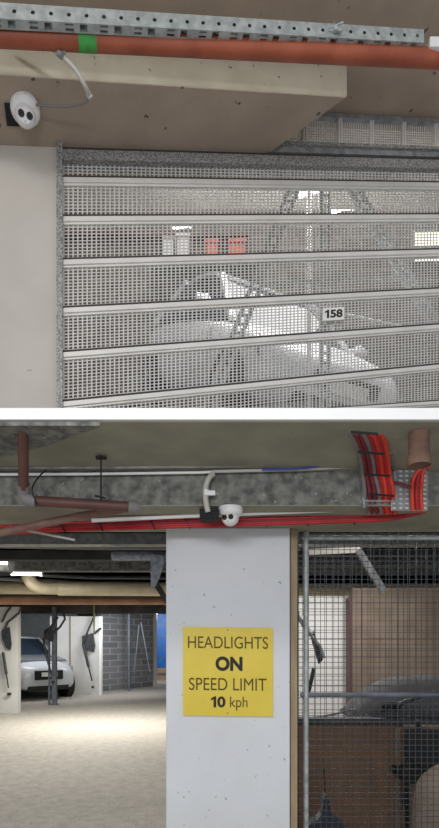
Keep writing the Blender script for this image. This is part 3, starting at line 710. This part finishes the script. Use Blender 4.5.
DD = thing('blue_door', P(165,670,22.5), 'bright blue door panel at the end of the aisle beside the pillar', 'door')
a = P(156.5,668,22.5); b = P(182,614,22.5); MB().box((a.x,22.5,a.z),(b.x,22.56,b.z)).build('door_panel', M['bluedoor'], DD)
for k in range(1,5):
    z = a.z+(b.z-a.z)*k/5; MB().box((a.x,22.49,z-.012),(b.x,22.5,z+.012)).build('door_seam', M['steel'], DD)
MB().box((a.x,22.5,.0),(b.x,22.7,.18)).box((a.x,22.5,.3),(b.x,22.6,a.z)).build('threshold', M['timber'], DD)
# posts near vehicle
a = P(54.5,705,13.05); LP = thing('lift_post', (a.x,13.05,0), 'blue grey steel post of the car lift in front of the dark fronted vehicle', 'post')
MB().bar((a.x,13.05,0),(a.x,13.05,2.45),.10,.12).build('post', M['steel'], LP)
MB().box((a.x-.12,12.97,0),(a.x+.10,13.15,.02)).build('base_plate', M['steel'], LP)
MB().bar((a.x-.13,13.05,0),(a.x-.13,13.05,1.9),.04,.05).build('side_rail', M['steel'], LP)
for k in range(4): MB().bar((a.x-.13,13.05,.3+k*.45),(a.x-.02,13.05,.3+k*.45),.03,.03).build('rung', M['steel'], LP)
def liftarm(label, D, pl, rod, tubes):
    x0,y0,x1,y1 = pl; c = P((x0+x1)/2,(y0+y1)/2,D)
    t = thing('folded_car_lift', c, label, 'lift arm', 'folded car lift arms on the partitions')
    q = [P(x0,y0+3,D),P(x1-2,y0,D),P(x1,y1-6,D),P(x1-1,y1,D),P(x0+4,y1-2,D),P(x0,y0+12,D)]
    MB().prism([(p.x,p.z) for p in q], 0, .05, lambda a,b,c_: Vector((a,D+c_,b))).build('pivot_plate', M['darksteel'], t)
    a = P(rod[0],rod[1],D-.03); b = P(rod[2],rod[3],D-.03); m_ = a+(b-a)*.62
    MB().tube([a,m_], .035*D/13, 8).tube([m_,b], .018*D/13, 8).build('gas_strut', M['darksteel'], t)
    for tt in tubes: MB().tube([P(u_,v_,D-.02) for u_,v_ in tt], .028*D/13, 8).build('arm_tube', M['darksteel'], t)
    f = P(rod[2]+.5,rod[3]+6,D); MB().box((f.x-.03,D-.03,f.z-.03),(f.x+.04,D+.03,f.z+.03)).build('wall_bolt', M['darksteel'], t)
    return t
liftarm('lift arm with plate and strut on the near partition at the left edge', D1-.06, (2,627,11,650), (3,652,8.5,688), [[(3,634),(8,622),(19,613),(21,608)],[(2,622),(7,612),(11,607)]])
liftarm('lift arm with plate and strut on the far white partition', D2-.07, (82,633,95,652), (83,644,92,681), [[(83,643),(90,626),(96,613)],[(94,634),(101,628)]])
liftarm('bent lift arm beside the steel post above the vehicle', 12.9, (44,627,53,642), (44,646,52,676), [[(43,640),(50,628),(58,617)],[(52,634),(60,627),(65,619),(62,609)],[(44,640),(44,650),(50,664)]])
# vehicle
SV = car('parked_vehicle', 'white fronted sport utility vehicle behind the steel post in the left bay', M['silver'], 4.6, 1.9, 1.78, 1.12, True)
SV.rotation_euler = (0,0,math.radians(-90+12)); fc = P(23,700,13.6)
SV.location = (fc.x-.3, 15.45-.9+.95, 0)
# far partitions to hold SUV in the bay: vehicle stands in front of far wall
hv = math.radians(-90+42); SV.rotation_euler = (0,0,hv)
SV.location = (-4.75-2.1*math.cos(hv), 14.25-2.1*math.sin(hv), 0)
# ------------------------------------------------------------------ cage at right
GD = 2.84
CG = thing('mesh_cage_gate', (P(370,800,GD).x, GD, 0), 'galvanised welded mesh gate with posts and rails right of the pillar', 'gate')
gx0 = P(306,700,GD).x; gx1 = 1.9
MB().tube([(gx0,GD,0),(gx0,GD,2.118)], .0145, 14).build('post', M['galv'], CG)
MB().tube([(gx0-.02,GD,P(0,538,GD).z),(gx1,GD,P(0,538,GD).z)], .0125, 12).build('top_rail', M['galv'], CG)
MB().tube([(gx0-.03,GD,P(0,695,GD).z),(gx1,GD,P(0,695,GD).z)], .0125, 12).build('middle_rail', M['steel'], CG)
mb = MB(); pz = .0325
k = 0; x = gx0-.05
while x < gx1:
    mb.bar((x,GD+.006,.0),(x,GD+.006,P(0,538,GD).z),.003,.003); x += pz
z = .04
while z < P(0,538,GD).z:
    mb.bar((gx0-.05,GD+.01,z),(gx1,GD+.01,z),.003,.003); z += pz
mb.build('wire_mesh', M['wire'], CG)
# second mesh deeper (rear cage)
c0 = thing('rear_mesh_screen', (1.5,3.5,0), 'second dark welded mesh screen behind the gate', 'mesh screen')
mb = MB(); x = P(297,700,3.5).x
x00 = x
while x < 2.4: mb.bar((x,3.5,0),(x,3.5,2.5),.003,.003); x += .062
z = .05
while z < 2.5: mb.bar((x00,3.505,z),(2.4,3.505,z),.003,.003); z += .062
mb.build('wire_mesh', M['wire'], c0)
MB().bar((x00,3.5,0),(x00,3.5,2.5),.02,.02).build('post', M['darksteel'], c0)
# ledge behind the middle rail
a = P(297,724,3.62); b = P(470,720,3.62)
tag(MB().box((a.x,3.62,a.z-.005),(b.x,3.72,b.z+.01)).build('platform_edge', M['darksteel'], None, .004), 'dark steel platform edge across the cage above the brown plywood', 'beam')
a = P(296,725,3.66); b = P(403,725,3.66)
tag(MB().box((a.x,3.66,0),(b.x,3.68,a.z+.004)).build('plywood_sheet', M['ply'], None), 'brown plywood sheet standing in the cage below the platform edge', 'board')
a = P(395,700,3.64); tag(MB().box((a.x,3.63,0),(a.x+.035,3.655,.92)).build('timber_batten', M['board'], None), 'narrow batten on the brown plywood near the black seat', 'batten')
a = P(403,800,4.1); b = P(470,700,4.1)
tag(MB().box((a.x,4.1,0),(b.x,4.12,.86)).build('back_board', M['board'], None), 'tan board behind the black seat and the sack', 'board')
# white panel and tan panel
a = P(290,697,6.0); b = P(349,596,6.0)
tag(MB().box((a.x,6.0,0),(b.x,6.05,b.z)).build('partition_board', M['white'], None), 'white panel seen through the mesh right of the pillar', 'panel')
a = P(349.5,697,5.8); b = P(352,597,5.8); tag(MB().box((a.x,5.8,0),(b.x,5.98,b.z)).build('dark_post', M['brownpipe'], None), 'dark brown upright between the white panel and the tan panel', 'post')
a = P(352.5,697,5.8); b = P(500,588,5.8)
tag(MB().box((a.x,5.8,0),(b.x,5.85,b.z)).build('fibre_board', M['ply2'], None), 'large tan board behind the grey covered vehicle', 'panel')
# arms inside the cage
t = thing('folded_car_lift', P(312,630,4.9), 'grey folded lift arm hanging in front of the white panel', 'lift arm')
D=4.9
q = [P(310,633,D),P(314,631,D),P(323,660,D),P(319,664,D)]
MB().prism([(p.x,p.z) for p in q], 0, .04, lambda a,b,c_: Vector((a,D+c_,b))).build('pivot_plate', M['darksteel'], t)
MB().tube([P(296,612,D),P(311,635,D)], .028, 8).tube([P(309,633,D),P(320,646,D),P(324,658,D)], .016, 8).build('arm_tube', M['galvdull'], t)
MB().tube([P(314,668,D),P(309,690,D),P(304,700,D)], .02, 8).build('gas_strut', M['darksteel'], t)
t = thing('steel_bracket', P(340,550,3.3), 'bright galvanised bar bent downwards near the top of the cage', 'bracket')
MB().bar(P(309,552,3.3), P(360,550,3.3), .02, .035).build('bar', M['alu'], t)
MB().bar(P(358,550,3.3), P(384,592,3.3), .03, .04).build('diagonal_bar', M['galvdull'], t)
# covered vehicle: a low mound
def mound(name, pts, D0, D1_, m, label, cat, ztop_back=None):
    mb = MB(); n = len(pts); k = 7; vs = []; fs = []
    for j in range(k):
        f = j/(k-1); s_ = math.sin(math.pi*(.12+.76*f))**.6
        for (x,yt,yb) in pts:
            top = P(x,yt,D0); base = P(x,yb,D0)
            vs.append((top.x+random.uniform(-.01,.01), D0+(D1_-D0)*f, base.z+(top.z-base.z)*s_+random.uniform(-.012,.012)))
    for j in range(k-1):
        for i in range(n-1): fs.append((j*n+i,j*n+i+1,(j+1)*n+i+1,(j+1)*n+i))
    base_i = len(vs)
    for j in range(k):
        for (x,yt,yb) in pts: vs.append((P(x,yb,D0).x, D0+(D1_-D0)*j/(k-1), P(x,yb,D0).z))
    for i in range(n-1):
        fs.append((i,i+1,base_i+i+1,base_i+i)); o2 = (k-1)*n; fs.append((o2+i,o2+i+1,base_i+o2+i+1,base_i+o2+i))
    for j in range(k-1):
        for i in (0,n-1): fs.append((j*n+i,(j+1)*n+i,base_i+(j+1)*n+i,base_i+j*n+i))
        for i in range(n-1): fs.append((base_i+j*n+i,base_i+j*n+i+1,base_i+(j+1)*n+i+1,base_i+(j+1)*n+i))
    mb.add(vs, fs, True)
    return tag(mb.build(name, m, None, 0, 0), label, cat)
mound('covered_vehicle', [(352,716,719),(362,702,719),(372,692,719),(386,684,719),(400,679,719),(420,677,719),(445,676,719),(480,678,719)], 3.76, 4.15, M['cover'], 'grey sheet covered vehicle resting on the platform behind the mesh', 'vehicle')
t = thing('tube_frame', P(390,690,3.7), 'dark curved tube lying across the covered vehicle', 'tube')
MB().tube([P(380,711,3.73),P(395,706,3.73),P(415,698,3.73),P(439,692,3.73)], .016, 8, sub=5).build('tube', M['darksteel'], t)
MB().tube([P(384,708,3.72),P(391,705,3.72),P(399,708,3.72)], .03, 8, sub=4).build('grip', M['black'], t)
tag(mb.build('x',M['black'],None),'x','x') if False else None
a = P(310,697,3.7)
tag(MB().tube([P(308,719,3.70),P(335,714,3.75),P(356,710,3.8),P(372,719,3.7)], .008, 6, sub=4).build('thin_cable', M['greycable'], None), 'thin cable lying along the platform edge under the white panel', 'cable')
# black seat and sack
t = thing('black_chair', (P(425,740,3.3).x, 3.3, 0), 'black chair with padded back standing in the cage at right', 'chair')
D=3.3
a = P(407,762,D); b = P(440,728,D)
MB().prism([(p.x,p.z) for p in (P(407,728,D),P(446,730,D),P(446,778,D),P(430,772,D),P(414,764,D),P(407,757,D))], 0,.07, lambda a,b,c_: Vector((a,D+c_,b))).build('backrest', M['black'], t, .015)
MB().box((P(417,0,D).x,D+.01,P(0,724,D).z-.02),(P(422,0,D).x,D+.05,P(0,724,D).z+.02)).build('knob', M['black'], t, .01)
MB().bar(P(408,757,D+.03), P(405,806,D+.03), .03, .035).build('side_arm', M['black'], t)
for dx in (0.0,.42):
    for dy in (0.08,.45): MB().bar((P(412,0,D).x+dx,D+dy,0),(P(412,0,D).x+dx,D+dy,.62),.025,.025).build('leg', M['black'], t)
MB().box((P(412,0,D).x-.02,D+.06,.60),(P(412,0,D).x+.46,D+.48,.66)).build('seat', M['black'], t, .015)
# sack
a = P(428,828,3.15)
pf = [(.02,0.0),(.15,.0),(.17,.15),(.165,.45),(.15,.62),(.12,.70),(.05,.76),(.02,.78)]
sk = MB().lathe([(r*1.0,z) for r,z in pf], Matrix.Translation((a.x+.06,3.12,0)), 22).build('tan_sack', M['sack'], None, 0, 1)
tag(sk, 'tan sack standing below the black seat', 'sack')
# umbrella stand
a = P(325,828,3.1)
t = thing('broom', (a.x,3.1,0), 'dark blue broom standing head up inside the cage at bottom', 'broom')
MB().tube([(a.x,3.1,0),(a.x,3.1,.56)], .012, 8).build('handle', M['black'], t)
MB().prism([(p.x,p.z) for p in (P(305,829,3.1),P(308,822,3.1),P(316,818,3.1),P(321,812,3.1),P(322.5,798,3.1),P(325,792,3.1),P(328,799,3.1),P(330,813,3.1),P(338,819,3.1),P(344,823,3.1),P(347,829,3.1),P(347,850,3.1),P(305,850,3.1))], -.05,.05, lambda a,b,c_: Vector((a,3.1+c_,b))).build('broom_head', M['cobalt'], t, .01)
MB().tube([P(325,793,3.1),P(324,768,3.1)], .004, 6).build('hanging_loop', M['black'], t)
# ------------------------------------------------------------------ area lights added to brighten both storeys, most without a modelled lamp
def area(loc, rot, sx, sy, power, col=(1,1,1), name='added area light'):
    l = bpy.data.lights.new(name, 'AREA'); l.shape = 'RECTANGLE'; l.size = sx; l.size_y = sy; l.energy = power; l.color = col
    o = bpy.data.objects.new(name, l); COL.objects.link(o); o.location = loc; o.rotation_euler = rot; return o
def aim(loc, tgt):
    return (Vector(tgt)-Vector(loc)).to_track_quat('-Z','Y').to_euler()
area((-.6,-1.4,4.9), aim((-.6,-1.4,4.9),(0,3,3.9)), 2.4, .5, 54, (1,.97,.93))
area((-.3,-1.3,2.2), aim((-.3,-1.3,2.2),(0,3,1.4)), 1.6, .4, 42, (.96,.98,1))
area((-5.2,4.0,2.4), (0,0,0), .4, 2.4, 90, (1,.98,.95))  # unseen light added to brighten the aisle floor
area((-2.2,9.7,2.45), (0,0,0), 2.6, .3, 210, (1,.96,.87))
area((-5.0,13.8,2.3), aim((-5,13.8,2.3),(-5,16,0)), 1.4, .3, 30, (.97,.98,1))
area((-2.4,15.0,2.38), aim((-2.4,15,2.38),(-4,18,.6)), 1.4, .3, 60, (.97,.98,1))  # added light to brighten the grey block wall
area((-2.9,20,2.8), aim((-2.9,20,2.8),(-2.9,22.5,1)), 1.4, .3, 70, (1,.95,.9))  # added light to lift the blue door
area((-2.4,6.5,2.38), (0,0,0), .5, .1, 18, (1,.98,.95))
area((1.3,4.9,2.4), (0,0,0), 1.2, .2, 30, (1,.95,.9))  # added light for the cage interior, no lamp there
area((1.0,3.2,2.45), (0,0,0), .8, .1, 6, (1,.93,.86))
area((0.6,4.4,5.3), (math.pi,0,0), 2.4, .2, 14, (1,.98,.95))  # upward light added to brighten the bay ceiling
area((1.0,4.6,5.55), (0,0,0), 2.4, .3, 48, (1,.98,.95))
area((1.0,7.4,10.2), aim((1,7.4,10.2),(1,6,4)), 5, 2, 170, (1,.97,.93))
w = bpy.data.worlds.new('world'); C.world = w; w.use_nodes = True
w.node_tree.nodes['Background'].inputs['Color'].default_value = (.95,.97,1,1); w.node_tree.nodes['Background'].inputs['Strength'].default_value = .55
vs = C.view_settings; vs.view_transform = 'Standard'; vs.look = 'None'; vs.gamma = 1; vs.exposure = 0; vs.use_curve_mapping = False
for o in bpy.data.objects:
    if '_o' in o: del o['_o']
